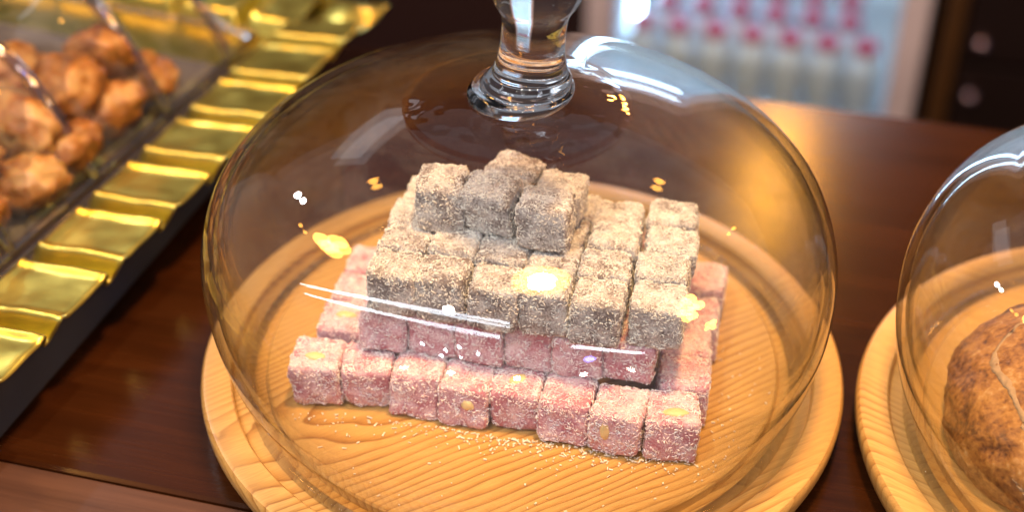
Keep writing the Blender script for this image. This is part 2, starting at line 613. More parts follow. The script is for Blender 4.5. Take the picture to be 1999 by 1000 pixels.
# ------------------------------------------------------------------ sweets
def rounded_cube(seed, hw=0.0120, hz=0.0119, n=11):
    """unit piece, base at z=0: slightly slumped cube with soft edges and an uneven skin"""
    bm = bmesh.new()
    bmesh.ops.create_cube(bm, size=2)
    bmesh.ops.subdivide_edges(bm, edges=bm.edges[:], cuts=n, use_grid_fill=True)
    rnd = random.Random(seed)
    sk = (rnd.uniform(-.085, .085), rnd.uniform(-.085, .085))
    off = Vector((seed * 3.1, seed * 1.7, seed * 0.9))
    for v in bm.verts:
        c = v.co.copy()
        p = 12.0
        L = (abs(c.x) ** p + abs(c.y) ** p + abs(c.z) ** p) ** (1 / p)
        s = c / L
        d = noise.noise(s * 1.6 + off) * 0.085 + noise.noise(s * 5 + off) * 0.045 + noise.noise(s * 11 + off) * 0.030
        s = s * (1 + d)
        s.x += sk[0] * s.z
        s.y += sk[1] * s.z
        bulge = 1 + 0.012 * (1 - s.z * s.z)
        v.co = Vector((s.x * hw * bulge, s.y * hw * bulge, s.z * hz + hz))
    zmin = min(v.co.z for v in bm.verts)
    for v in bm.verts:
        v.co.z = max(v.co.z - zmin - 0.0003, 0.0)
    return bm


def flakes_on(bm_src, seed, top_n, side_n, lmin=0.0006, lmax=0.0021):
    rnd = random.Random(seed)
    faces = [f for f in bm_src.faces if f.normal.z > -0.5]
    tops = [f for f in faces if f.normal.z > 0.55]
    sides = [f for f in faces if f.normal.z <= 0.55]
    out = bmesh.new()
    for group, cnt in ((tops, top_n), (sides, side_n)):
        for _ in range(cnt):
            f = rnd.choice(group)
            vs = [v.co for v in f.verts]
            u, w = rnd.random(), rnd.random()
            P = (vs[0] * (1 - u) + vs[1] * u) * (1 - w) + (vs[3 % len(vs)] * (1 - u) + vs[2] * u) * w
            if noise.noise(P * 170 + Vector((seed, 0, 0))) < -0.02 and rnd.random() < 0.72:
                continue
            n = f.normal.normalized()
            t = n.orthogonal().normalized()
            t = Matrix.Rotation(rnd.uniform(0, 6.283), 3, n) @ t
            t = (t + n * rnd.uniform(-.06, .34)).normalized()
            b = n.cross(t).normalized()
            L = rnd.uniform(lmin, lmax) / 2
            W = rnd.uniform(0.00013, 0.00036)
            H = rnd.uniform(0.00012, 0.0003)
            cn = P + n * (H * 0.5 + 0.00005 + abs(t.dot(n)) * L * 0.7)
            bend = n * rnd.uniform(-.18, .30) * L
            A = [cn - t * L + b * W * .5, cn - t * L - b * W * .5, cn - t * L + n * H]
            Bm = [cn + b * W + bend, cn - b * W + bend, cn + n * H * 1.5 + bend]
            D = [cn + t * L + b * W * .4, cn + t * L - b * W * .4, cn + t * L + n * H * .6]
            V = [[out.verts.new(q) for q in s] for s in (A, Bm, D)]
            for s0, s1 in ((V[0], V[1]), (V[1], V[2])):
                out.faces.new((s0[0], s1[0], s1[2], s0[2]))
                out.faces.new((s0[2], s1[2], s1[1], s0[1]))
                out.faces.new((s0[1], s1[1], s1[0], s0[0]))
            out.faces.new((V[0][0], V[0][2], V[0][1]))
            out.faces.new((V[2][0], V[2][1], V[2][2]))
    return out


VAR = {'pink': [], 'grey': []}
for kind in VAR:
    for k in range(10):
        seed = k + (0 if kind == 'pink' else 40)
        src = rounded_cube(seed)
        src.normal_update()
        fb = flakes_on(src, seed + 7, 720, 1500) if kind == 'pink' else flakes_on(src, seed + 7, 640, 1250)
        me = bpy.data.meshes.new('delight_' + kind)
        src.to_mesh(me)
        src.free()
        for p in me.polygons:
            p.use_smooth = True
        me.materials.append(M[kind])
        fm = bpy.data.meshes.new('coconut_' + kind)
        fb.to_mesh(fm)
        fb.free()
        fm.materials.append(M['flake_' + kind])
        VAR[kind].append((me, fm))


def nut_bm(seed, a, b, c):
    bm = bmesh.new()
    bmesh.ops.create_icosphere(bm, subdivisions=3, radius=1)
    for v in bm.verts:
        d = 1 + noise.noise(v.co * 1.8 + Vector((seed, 0, 0))) * 0.16
        v.co = Vector((v.co.x * a * d, v.co.y * b * d, v.co.z * c * d))
    return bm


count = [0]


def sweet(kind, x, y, z, rz, label, group, sx=1.0, sy=1.0, sz=1.0, tilt=(0, 0), nut=None):
    """x,y = centre of the base in metres"""
    rnd = random.Random(count[0] * 13 + 5)
    me, fm = VAR[kind][count[0] % 10]
    count[0] += 1
    o = obj('coconut_sweet', me)
    o.location = (x, y, z)
    q = rnd.choice([0, 1, 2, 3])
    o.rotation_euler = (R(tilt[0]), R(tilt[1]), R(rz))
    # quarter turns of the shared mesh so that neighbours do not repeat
    if q % 2:
        o.scale = (sy, sx, sz)
    else:
        o.scale = (sx, sy, sz)
    o.rotation_euler.rotate_axis('Z', q * math.pi / 2)
    tag(o, label, 'sweet', group)
    c = obj('coconut_coating', fm, None, o)
    tag(c, kind='stuff')
    if nut:
        nx, ny, nz, a, b, cc, rot = nut
        nn = obj('nut', nut_bm(count[0], a, b, cc), M['nut'], o, True)
        nn.location = Matrix.Rotation(-q * math.pi / 2, 3, 'Z') @ Vector((nx, ny, nz))
        nn.rotation_euler = (0, 0, R(rot) - q * math.pi / 2)
    return o


ORD = ['first', 'second', 'third', 'fourth', 'fifth', 'sixth', 'seventh', 'eighth']
S = 0.0243
PA = -11.5
dx, dy = math.cos(R(PA)), math.sin(R(PA))
ex, ey = -dy, dx                                    # towards the back of the pile
H1, H2, H3 = 0.0, 0.0238, 0.0476
TOP = 0.0714
PG = 'pink coconut sweets in the two lower layers'
GG = 'grey coconut sweets in the upper layers'

# bottom layer, front row: eight pieces from left to right
back = [1.5, 5.5, 4.0, 2.0, 4.5, 0.5, -3.0, -1.2]
turn = [-6, -3, -9, -12, -8, -14, -15, -4]
nuts = {0: (-.001, -.003, .0238, .0052, .0026, .0018, 0), 3: (.003, -.0113, .015, .0034, .0020, .0034, 0), 4: (.000, -.001, .0238, .0048, .0034, .0016, 30), 6: (-.004, -.0114, .0150, .0026, .0018, .0060, 25), 7: (.001, -.004, .0240, .0060, .0028, .0018, 5)}
x0, y0 = -0.1122, -0.0442
for i in range(8):
    s = (i + 0.5) * S
    b = 0.0121 + back[i] / 1000
    x, y = x0 + dx * s + ex * b, y0 + dy * s + ey * b
    extra = {0: ' (corner)', 7: ' (corner)'}.get(i, '')
    sweet('pink', x, y, H1, turn[i], 'pink coconut sweet on the board, %s from left in front row%s' % (ORD[i], extra), PG, .985, .99, 1.0 + random.Random(i).uniform(-.04, .04), nut=nuts.get(i))
# bottom layer, left side going back
xl, yl = x0 + dx * 0.5 * S, y0 + dy * 0.5 * S
for k, (b, side, rot) in enumerate([(.0445, .0035, -8), (.0685, .003, -12), (.0925, .0035, -10)]):
    sweet('pink', xl + ex * b + dx * side, yl + ey * b + dy * side, H1, rot, 'pink coconut sweet on the board, %s from the front in the left column' % ORD[k + 1], PG, .95, .94, 1.0,
          nut=(.001, 0, .0240, .0056, .0028, .0018, 0) if k == 0 else None)
# bottom layer, right side going back
xr, yr = x0 + dx * 7.5 * S, y0 + dy * 7.5 * S
for k, (b, side, rot) in enumerate([(.0362, .0022, -6), (.0600, .0012, -9), (.0838, .0028, -10), (.1140, .0034, -12)]):
    sweet('pink', xr + ex * b + dx * side, yr + ey * b + dy * side, H1, rot, 'pink coconut sweet on the board, %s from the front in the right column' % ORD[k + 1], PG, .97, .96, 1.0)
# second layer: front row of six, then its two sides
S2 = 0.0234
x2, y2 = -0.0781, -0.0297
for i in range(6):
    s = (i + 0.5) * S2
    b = .0117 + [0, .0008, -.0005, 0.001, -.0012, -.0004][i]
    sweet('pink', x2 + dx * s + ex * b, y2 + dy * s + ey * b, H2, PA + [0, 1, -1, 2, 0, 1][i], 'pink coconut sweet in the second layer, %s from left under the grey row' % ORD[i], PG, .95, .95, .99)
for k in range(3):
    b = .0117 + .0235 * (k + 1)
    sweet('pink', x2 + dx * .5 * S2 + ex * b, y2 + dy * .5 * S2 + ey * b, H2, PA + 1, 'pink coconut sweet on the left side of the second layer, %s from front' % ORD[k + 1], PG, .95, .95, .99)
    sweet('pink', x2 + dx * 5.6 * S2 + ex * b, y2 + dy * 5.6 * S2 + ey * b, H2, PA - 1, 'pink coconut sweet on the right side of the second layer, %s from front' % ORD[k + 1], PG, .95, .95, .99)
# third layer: grey, six columns of four
cols = [(0.0120, 0), (0.0361, .0008), (0.0602, -.0006), (0.0844, .0006), (0.1086, -.0022), (0.1350, .0020)]
x3, y3 = -0.0741, -0.0338
SD = 0.0220
for c, (s, back0) in enumerate(cols):
    for r_ in range(4):
        b = 0.0112 + SD * r_ + back0 + random.Random(c * 7 + r_).uniform(-.0004, .0004)
        rot = PA + random.Random(c * 11 + r_ * 3).uniform(-3.0, 3.0) + (3 if c == 5 else 0)
        w = 1.0 if c < 5 else 1.03
        rowname = ['front', 'second', 'third', 'back'][r_]
        sweet('grey', x3 + dx * s + ex * b, y3 + dy * s + ey * b, H3, rot, 'grey coconut sweet in the grey layer, %s column from left, %s row' % (ORD[c], rowname), GG, .955 * w, .88, 1.0 + random.Random(c * 5 + r_ * 17).uniform(-.05, .05),
              tilt=(random.Random(c * 3 + r_).uniform(-2.5, 2.5), random.Random(c + r_ * 9).uniform(-2.5, 2.5)))
# loose pieces on top
sweet('grey', -0.0385, 0.0115, TOP, -5, 'upright grey coconut sweet on top of the pile, leftmost', GG, .93, 1.0, 1.02)
sweet('grey', -0.0130, 0.0068, TOP + .0008, -21, 'tilted grey coconut sweet on top, leaning in front of the highest piece', GG, .97, .93, .97, tilt=(5, -4))
sweet('grey', -0.0060, 0.0288, TOP - .0004, -29, 'highest grey coconut sweet of the pile, tilted at the top', GG, .98, .90, .86, tilt=(0, 5))
sweet('grey', 0.0105, -0.0055, TOP, -13, 'grey coconut sweet on top, nearest the front, with a pale top', GG, 1.0, .93, .98)
sweet('grey', 0.0185, 0.0165, TOP - .0004, -17, 'grey coconut sweet on top at the right, behind the pale one', GG, .92, .84, .80)

# coconut crumbs dropped on the board in front of the pile
rnd = random.Random(4)
cb = bmesh.new()
for q in range(420):
    t = rnd.random()
    s = rnd.choice((rnd.uniform(0.0, 0.200), rnd.gauss(0.105, 0.03), rnd.gauss(0.15, .03)))
    d_ = -abs(rnd.gauss(0, 0.0055)) - 0.0002
    if q % 5 == 0:
        d_ = -rnd.uniform(0, 0.055)
        s = rnd.uniform(-0.01, 0.235)
    if q % 9 == 0:
        s = 0.2 + abs(rnd.gauss(0, .014))
        d_ = rnd.uniform(-.02, .09)
    P = Vector((x0 + dx * s + ex * d_, y0 + dy * s + ey * d_, 0.0004))
    if P.to_2d().length > 0.125:
        continue
    a = rnd.uniform(0, 6.28)
    t_, b_ = Vector((math.cos(a), math.sin(a), rnd.uniform(-.1, .2))), Vector((-math.sin(a), math.cos(a), 0))
    L, W, Hh = rnd.uniform(.0002, .0008) * rnd.choice((.6, 1, 1, 1.8)), rnd.uniform(.00015, .0004), rnd.uniform(.0002, .0006)
    v = [cb.verts.new(P + t_ * L * i + b_ * W * j + Vector((0, 0, k * Hh))) for i in (-1, 1) for j in (-1, 1) for k in (0, 1)]
    for f in ((0, 1, 3, 2), (4, 6, 7, 5), (0, 4, 5, 1), (2, 3, 7, 6), (1, 5, 7, 3), (0, 2, 6, 4)):
        cb.faces.new([v[i] for i in f])
tag(obj('coconut_crumbs', cb, M['flake']), 'white coconut crumbs scattered on the board before the sweets', 'crumbs', kind='stuff')

# ------------------------------------------------------------------ loaf on the second board
def loaf_mat():
    m, nt, out = new_mat('loaf_crust')
    tc = N(nt, 'ShaderNodeTexCoord')
    n1 = N(nt, 'ShaderNodeTexNoise')
    n1.inputs['Scale'].default_value = 55
    n1.inputs['Detail'].default_value = 6
    nt.links.new(tc.outputs['Object'], n1.inputs[0])
    n3 = N(nt, 'ShaderNodeTexNoise')
    n3.inputs['Scale'].default_value = 380
    n3.inputs['Detail'].default_value = 3
    nt.links.new(tc.outputs['Object'], n3.inputs[0])
    f = math_n(nt, 'ADD', math_n(nt, 'MULTIPLY', n1.outputs[0], .6), math_n(nt, 'MULTIPLY', n3.outputs[0], .4))
    col = ramp(nt, f, [(0.37, (0.09, 0.03, 0.007)), (0.46, (0.26, 0.10, 0.020)), (0.56, (0.40, 0.18, 0.040)), (0.66, (0.52, 0.31, 0.13))])
    b = principled(nt, out, Base_Color=col, Roughness=0.65)
    bp = N(nt, 'ShaderNodeBump')
    bp.inputs['Strength'].default_value = 0.7
    bp.inputs['Distance'].default_value = 0.002
    nt.links.new(f, bp.inputs['Height'])
    nt.links.new(bp.outputs[0], b.inputs['Normal'])
    return m


M['loaf'] = loaf_mat()
M['flour'] = simple_mat('floury_crack', (0.40, 0.25, 0.13), 0.9, bump=0.5, bscale=300)
LC = Vector((0.2760, -0.068, 0.0))
LR = (0.0790, 0.0790, 0.045)


def loaf_pt(th, ph, out=0.0):
    d = Vector((math.cos(ph) * math.cos(th), math.cos(ph) * math.sin(th), math.sin(ph)))
    k = 1 + noise.noise(d * 1.7 + Vector((3, 1, 2))) * 0.05 + noise.noise(d * 6) * 0.022 + noise.noise(d * 15) * 0.012 + noise.noise(d * 34) * 0.006 + out
    return Vector((d.x * LR[0] * k, d.y * LR[1] * k, max(d.z * LR[2] * k, -0.012) + 0.012))


bm = bmesh.new()
rows = []
for i in range(97):
    ph = -math.pi / 2 + math.pi * i / 96
    rows.append([bm.verts.new(loaf_pt(2 * math.pi * j / 200, ph)) for j in range(200)])
for i in range(96):
    for j in range(200):
        bm.faces.new((rows[i][j], rows[i][(j + 1) % 200], rows[i + 1][(j + 1) % 200], rows[i + 1][j]))
bmesh.ops.remove_doubles(bm, verts=bm.verts[:], dist=1e-5)
loaf = tag(obj('loaf', bm, M['loaf'], None, True), 'round crusty brown loaf with pale floury cracks under the right dome', 'bread')
loaf.location = LC


def crack(path, width):
    bm = bmesh.new()
    prev = None
    rr = random.Random(len(path))
    pts = catmull([(a, b, 0) for a, b in path], 40)
    for k, p in enumerate(pts):
        w = width * (0.35 + 0.65 * math.sin(math.pi * k / 40)) * rr.uniform(.7, 1.25)
        jag = noise.noise(Vector((k * .35, 2, 1))) * 0.07 + noise.noise(Vector((k * .9, 5, 1))) * 0.03
        l = bm.verts.new(loaf_pt(p.x + jag - w * .2, p.y + w, 0.0035))
        c = bm.verts.new(loaf_pt(p.x + jag, p.y, 0.0055))
        q = bm.verts.new(loaf_pt(p.x + jag + w * .2, p.y - w, 0.0035))
        lb = bm.verts.new(loaf_pt(p.x + jag - w * .25, p.y + w * 1.3, -0.02))
        qb = bm.verts.new(loaf_pt(p.x + jag + w * .25, p.y - w * 1.3, -0.02))
        cur = (lb, l, c, q, qb)
        if prev:
            for a in range(4):
                bm.faces.new((prev[a], prev[a + 1], cur[a + 1], cur[a]))
        prev = cur
    return bm


obj('crack', crack([(R(140), R(48)), (R(165), R(38)), (R(190), R(41)), (R(215), R(33))], 0.028), M['flour'], loaf, True)
obj('crack', crack([(R(215), R(12)), (R(232), R(4)), (R(255), R(8)), (R(280), R(3))], 0.03), M['flour'], loaf, True)

# ------------------------------------------------------------------ gold tray with wide fluted rim, left
E1 = Vector((-0.350, -0.937, 0)).normalized()      # along the long side, towards the viewer
E2 = Vector((-0.937, 0.350, 0)).normalized()       # inwards, to the left
OC = Vector((-0.0922, 0.3525, 0.0265))                  # outer corner at the back
TLEN, TWID = 0.66, 0.46
RIMW = 0.060


def tp(s, n, z):
    return OC + E1 * s + E2 * n + Vector((0, 0, z))     # z = 0 is 26 mm over the board


def prism_tray(s0, s1, n0, n1, z0, z1, bev=0.002):
    bm = bmesh.new()
    vs = [bm.verts.new(tp(s, n, z)) for z in (z0, z1) for (s, n) in ((s0, n0), (s1, n0), (s1, n1), (s0, n1))]
    for f in ((3, 2, 1, 0), (4, 5, 6, 7), (0, 1, 5, 4), (1, 2, 6, 5), (2, 3, 7, 6), (3, 0, 4, 7)):
        bm.faces.new([vs[i] for i in f])
    bmesh.ops.recalc_face_normals(bm, faces=bm.faces[:])
    bmesh.ops.bevel(bm, geom=bm.edges[:], offset=bev, segments=2, affect='EDGES')
    return bm


bm = bmesh.new()
low = [(0.030, 0.036), (TLEN - .03, -0.003), (TLEN - .03, TWID - .022), (0.030, TWID - .022)]
upp = [(0.046, 0.044), (TLEN - .046, 0.008), (TLEN - .046, TWID - .040), (0.046, TWID - .040)]
vs = [bm.verts.new(tp(a, b, TZ - 0.0265 + .0002)) for a, b in low] + [bm.verts.new(tp(a, b, -0.0200)) for a, b in upp]
for f in ((3, 2, 1, 0), (4, 5, 6, 7), (0, 1, 5, 4), (1, 2, 6, 5), (2, 3, 7, 6), (3, 0, 4, 7)):
    bm.faces.new([vs[i] for i in f])
bmesh.ops.recalc_face_normals(bm, faces=bm.faces[:])
bmesh.ops.bevel(bm, geom=bm.edges[:], offset=.003, segments=3, affect='EDGES')
tag(obj('tray_stand', bm, M['black']), 'low black lacquered stand with sloping sides under the gold tray', 'stand')

tray = empty('gold_tray', (0, 0, 0))
tag(tray, 'shiny gold tray with a wide fluted rim holding orange candied fruit', 'tray')
WAVE = 0.0520


def sm(a, b, x):
    t = max(0.0, min(1.0, (x - a) / (b - a)))
    return t * t * (3 - 2 * t)


def flute(s, ph):
    """wide raised flutes with beaded edges (1) between narrow grooves (0)"""
    u = (s / WAVE + ph + 0.07 * noise.noise(Vector((s * 22, ph * 7, 3)))) % 1.0
    r = sm(0.01, 0.11, u) * (1 - sm(0.85, 0.95, u))
    bead = math.exp(-((u - 0.135) / 0.05) ** 2) + math.exp(-((u - 0.825) / 0.05) ** 2)
    return r, bead


def flange(pos, length, ph, name):
    """rim strip along one side; pos(s, n, z) -> world"""
    bm = bmesh.new()
    NS = int(length / 0.0009)
    prof = []
    for k in range(31):
        prof.append(k / 30)
    prev = None
    for i in range(NS + 1):
        s = length * i / NS
        r, bead = flute(s, ph)
        row = []
        for t in prof:
            n = t * RIMW
            wob = 0.0011 * noise.noise(Vector((s * 60, n * 60, ph * 9)))
            lip = sm(0.0, 0.05, t)
            inner = 1 - sm(0.86, 1.0, t)
            ib = math.exp(-((t - 0.86) / 0.05) ** 2)
            base = -0.0125 - 0.0060 * t
            z = base + (0.0105 * r + 0.0017 * bead + 0.0012 * ib * r) * inner + wob - (1 - lip) * 0.0012
            nn = n + (1 - r) * 0.0050 * (1 - sm(0, .6, t)) - r * 0.0015 * (1 - sm(0, .5, t))
            row.append(bm.verts.new(pos(s, nn, z)))
        if prev:
            for a in range(len(prof) - 1):
                bm.faces.new((prev[a], prev[a + 1], row[a + 1], row[a]))
        prev = row
    bmesh.ops.recalc_face_normals(bm, faces=bm.faces[:])
    o = obj(name, bm, M['gold'], tray, True)
    so = o.modifiers.new('thick', 'SOLIDIFY')
    so.thickness = 0.0008
    so.offset = -1
    return o


flange(lambda s, n, z: tp(s + 0.045, n, z), TLEN - .09, 0.30, 'fluted_rim')
flange(lambda s, n, z: tp(n, s + 0.045, z), TWID - .09, 0.2, 'fluted_rim')
flange(lambda s, n, z: tp(s + 0.045, TWID - n, z), TLEN - .09, 0.6, 'fluted_rim')
# plain leaf at the corner
bm = bmesh.new()
g = []
for i in range(25):
    row = []
    for j in range(25):
        a, b = i / 24, j / 24
        w = max(a, b)
        rr = math.hypot(a - 1, b - 1)
        z = -0.0125 - 0.0060 * min(a, b) + 0.0075 * math.exp(-((rr - 0.85) / 0.28) ** 2) + 0.003 * math.cos((a - b) * 5)
        row.append(bm.verts.new(tp(a * 0.052, b * 0.052, z)))
    g.append(row)
for i in range(24):
    for j in range(24):
        bm.faces.new((g[i][j], g[i + 1][j], g[i + 1][j + 1], g[i][j + 1]))
o = obj('corner', bm, M['gold'], tray, True)
so = o.modifiers.new('thick', 'SOLIDIFY')
so.thickness = 0.0008
obj('tray_floor', prism_tray(0.054, TLEN - .054, 0.054, TWID - .054, -0.0196, -0.0187, .0002), M['gold'], tray)

grey_sheet = tag(obj('tray_sheet', prism_tray(0.105, TLEN - .08, 0.060, TWID - .07, -0.0185, -0.0178, .0002), M['grey_sheet']), 'dark grey sheet on the floor of the gold tray', 'grey_sheet')  # dark grey sheet laid over part of the tray floor
bm = bmesh.new()
g = []
for i in range(17):
    row = []
    for j in range(17):
        s_, n_ = 0.165 + 0.075 * i / 16, 0.205 + 0.10 * j / 16
        z = -0.0168 + 0.006 * abs(noise.noise(Vector((i * .32, j * .28, 4)))) + 0.001
        row.append(bm.verts.new(tp(s_, n_, z)))
    g.append(row)
for i in range(16):
    for j in range(16):
        bm.faces.new((g[i][j], g[i + 1][j], g[i + 1][j + 1], g[i][j + 1]))
pp = tag(obj('paper_sheet', bm, M['paper'], None, True), 'crumpled white paper behind the candied fruit in the gold tray', 'paper')
so = pp.modifiers.new('thick', 'SOLIDIFY')
so.thickness = 0.0004

# candied fruit heaped in the tray
def fruit_mat():
    m, nt, out = new_mat('candied_fruit')
    tc = N(nt, 'ShaderNodeTexCoord')
    oi = N(nt, 'ShaderNodeObjectInfo')
    n1 = N(nt, 'ShaderNodeTexNoise')
    n1.inputs['Scale'].default_value = 70
    n1.inputs['Detail'].default_value = 4
    nt.links.new(tc.outputs['Object'], n1.inputs[0])
    f = math_n(nt, 'ADD', n1.outputs[0], math_n(nt, 'MULTIPLY', math_n(nt, 'SUBTRACT', oi.outputs['Random'], .5), .22))
    col = ramp(nt, f, [(0.3, (0.13, 0.042, 0.004)), (0.5, (0.27, 0.105, 0.015)), (0.68, (0.41, 0.24, 0.085))])
    b = principled(nt, out, Base_Color=col, Roughness=0.5, Subsurface_Weight=0.5, Subsurface_Scale=0.012)
    b.inputs['Subsurface Radius'].default_value = (1.0, 0.35, 0.1)
    bp = N(nt, 'ShaderNodeBump')
    bp.inputs['Strength'].default_value = 0.5
    bp.inputs['Distance'].default_value = 0.002
    nt.links.new(n1.outputs[0], bp.inputs['Height'])
    nt.links.new(bp.outputs[0], b.inputs['Normal'])
    return m


M['fruit'] = fruit_mat()


def fruit_mesh(seed):
    bm = bmesh.new()
    bmesh.ops.create_icosphere(bm, subdivisions=4, radius=1)
    off = Vector((seed * 2.3, seed, 1.0))
    for v in bm.verts:
        d = v.co.copy()
        k = 1 + 0.22 * noise.noise(d * 1.3 + off) + 0.13 * noise.noise(d * 3 + off) - 0.12 * abs(noise.noise(d * 4 + off)) + 0.04 * noise.noise(d * 11 + off)
        v.co = Vector((d.x * 0.027 * k, d.y * 0.021 * k, d.z * 0.017 * k))
    me = bpy.data.meshes.new('candied_fruit')
    bm.to_mesh(me)
    bm.free()
    me.materials.append(M['fruit'])
    for p in me.polygons:
        p.use_smooth = True
    return me


FV = [fruit_mesh(k) for k in range(5)]
fr = random.Random(11)
k = 0
SIDE = ['first line from the rim', 'second line from the rim', 'third line from the rim', 'fourth line from the rim', 'fifth line from the rim']
for layer, (z, rowset) in enumerate([(0.000, 5), (0.021, 4)]):
    for rI in range(rowset):
        cnt = 8
        for c in range(cnt):
            s = 0.170 + 0.018 * rI + 0.042 * c + (0.020 if rI % 2 else 0) + layer * 0.016 + fr.uniform(-.006, .006)
            n = 0.090 + 0.038 * rI + layer * 0.018 + fr.uniform(-.005, .005)
            P = tp(s, n, z + fr.uniform(-.002, .003))
            if P.x < -0.405 or s > 0.50:
                continue
            o = obj('candied_fruit', FV[k % 5])
            o.location = P
            o.rotation_euler = (fr.uniform(-.5, .5), fr.uniform(-.5, .5), fr.uniform(0, 6.28))
            sc = fr.uniform(.80, 1.05)
            o.scale = (sc, sc, sc * 1.05)
            tag(o, 'orange candied fruit, %s layer, %s, %s from the back' % (['bottom', 'top'][layer], SIDE[rI], ORD[c]), 'fruit', 'candied fruit heaped in the gold tray')
            k += 1

# clear lid with folded ridges over the fruit
LS0, LS1, LN0, LN1, LH, LZ = 0.066, 0.60, 0.069, 0.40, 0.078, -0.012


def lid_z(s, n):
    es = math.sin(min(1.0, max(0.0, min(s - LS0, LS1 - s) / 0.055)) * math.pi / 2) ** 0.7
    en = math.sin(min(1.0, max(0.0, min(n - LN0, LN1 - n) / 0.060)) * math.pi / 2) ** 0.9
    return LZ + LH * en * es


lid = tag(empty('plastic_lid', (0, 0, 0)), 'clear ridged plastic lid over the candied fruit in the gold tray', 'lid')
bm = bmesh.new()
NSs, NNs = 150, 70
gridv = []
for i in range(NSs + 1):
    s_ = LS0 + (LS1 - LS0) * i / NSs
    gridv.append([])
    for j in range(NNs + 1):
        n_ = LN0 + (LN1 - LN0) * j / NNs
        sag = 0.0035 * abs(math.sin(math.pi * (s_ - 0.101) / 0.0785))
        gridv[-1].append(bm.verts.new(tp(s_, n_, lid_z(s_, n_) - sag * min(1, (n_ - LN0) / .02))))
for i in range(NSs):
    for j in range(NNs):
        bm.faces.new((gridv[i][j], gridv[i + 1][j], gridv[i + 1][j + 1], gridv[i][j + 1]))
bmesh.ops.recalc_face_normals(bm, faces=bm.faces[:])
obj('lid_sheet', bm, M['lid'], lid, True)


def tube_path(pts, rad, seg=10):
    bm = bmesh.new()
    prev = None
    for k, p in enumerate(pts):
        t = (pts[min(k + 1, len(pts) - 1)] - pts[max(k - 1, 0)]).normalized()
        a = t.cross(Vector((0, 0, 1)))
        a = a.normalized() if a.length > 1e-4 else Vector((1, 0, 0))
        b = a.cross(t)
        cur = [bm.verts.new(p + a * rad * math.cos(2 * math.pi * q / seg) + b * rad * math.sin(2 * math.pi * q / seg)) for q in range(seg)]
        if prev:
            for q in range(seg):
                bm.faces.new((prev[q], prev[(q + 1) % seg], cur[(q + 1) % seg], cur[q]))
        prev = cur
    return bm


for q in range(6):
    s_ = 0.101 + 0.0785 * q
    obj('ridge', tube_path([tp(s_, LN0 + (LN1 - LN0) * k / 60, lid_z(s_, LN0 + (LN1 - LN0) * k / 60)) for k in range(61)], 0.0042), M['lid_ridge'], lid, True)
for q, (n_, z_, rr) in enumerate([(LN0 - .001, LZ - .001, .0030), (LN0 - .007, LZ - .003, .0016)]):
    obj('lid_flange', tube_path([tp(LS0 + (LS1 - LS0) * k / 20, n_, z_) for k in range(21)], rr), M['lid_ridge'], lid, True)
obj('lid_flange', tube_path([tp(LS0, LN0 + (LN1 - LN0) * k / 20, LZ) for k in range(21)], .0026), M['lid_ridge'], lid, True)

# ------------------------------------------------------------------ lit drinks fridge behind the counter
def emit_mat(name, col, strength):
    m, nt, out = new_mat(name)
    e = N(nt, 'ShaderNodeEmission')
    e.inputs[0].default_value = (*col, 1)
    e.inputs[1].default_value = strength
    nt.links.new(e.outputs[0], out.inputs[0])
    return m


M['frame'] = simple_mat('fridge_frame', (0.52, 0.46, 0.52), 0.4, bscale=5)
M['fridge_in'] = simple_mat('fridge_liner', (0.72, 0.85, 0.93), 0.5, bscale=5)
M['led'] = emit_mat('fridge_led', (0.50, 0.72, 1.0), 60)
M['led_panel'] = emit_mat('fridge_top_light', (0.52, 0.72, 1.0), 20)
M['wire'] = simple_mat('shelf_wire', (0.6, 0.62, 0.66), 0.35, 0.6)
M['bottle'] = simple_mat('white_bottle', (0.60, 0.74, 0.88), 0.4, bscale=20)
M['cap'] = simple_mat('red_cap', (0.42, 0.04, 0.09), 0.5, bscale=50)
M['dkwood'] = simple_mat('dark_cabinet', (0.007, 0.002, 0.002), 0.45, bscale=6)
M['strip'] = simple_mat('golden_wood_post', (0.06, 0.024, 0.004), 0.5, bscale=30)
M['brass'] = simple_mat('pale_knob', (0.30, 0.22, 0.28), 0.25, 1.0)

FN0, FN1, FA0, FA1, FZ0, FZ1 = 1.35, 1.88, -0.245, 0.243, -1.015, 0.55
fridge = tag(empty('drinks_fridge', (0, 0, 0), TA), 'glass door drinks fridge, brightly lit inside, behind the counter', 'fridge')
W_ = 0.039


def fbox(name, a0, a1, n0, n1, z0, z1, mat, parent=fridge, bev=0.002):
    return obj(name, box_bm(a0, a1, n0, n1, z0, z1, bev), mat, parent)


fbox('side_panel', FA0, FA0 + .02, FN0 + .05, FN1, FZ0, FZ1, M['fridge_in'])
fbox('side_panel', FA1 - .02, FA1, FN0 + .05, FN1, FZ0, FZ1, M['fridge_in'])
fbox('back_panel', FA0 + .0205, FA1 - .0205, FN1 - .02, FN1, FZ0, FZ1, M['fridge_in'])
fbox('top_panel', FA0, FA1, FN0 + .05, FN1, FZ1 + .001, FZ1 + .06, M['frame'])
fbox('base_panel', FA0 + .0205, FA1 - .0205, FN0 + .05, FN1 - .0205, FZ0, FZ0 + .06, M['frame'])
door = fbox('door_frame', FA0, FA0 + W_, FN0, FN0 + .045, FZ0 + .05, FZ1, M['frame'])
fbox('door_frame', FA1 - W_, FA1, FN0, FN0 + .045, FZ0 + .05, FZ1, M['frame'])
fbox('door_frame', FA0 + W_ + .0005, FA1 - W_ - .0005, FN0, FN0 + .045, FZ0 + .05, FZ0 + .11, M['frame'])
fbox('door_frame', FA0 + W_ + .0005, FA1 - W_ - .0005, FN0, FN0 + .045, FZ1 - .06, FZ1, M['frame'])
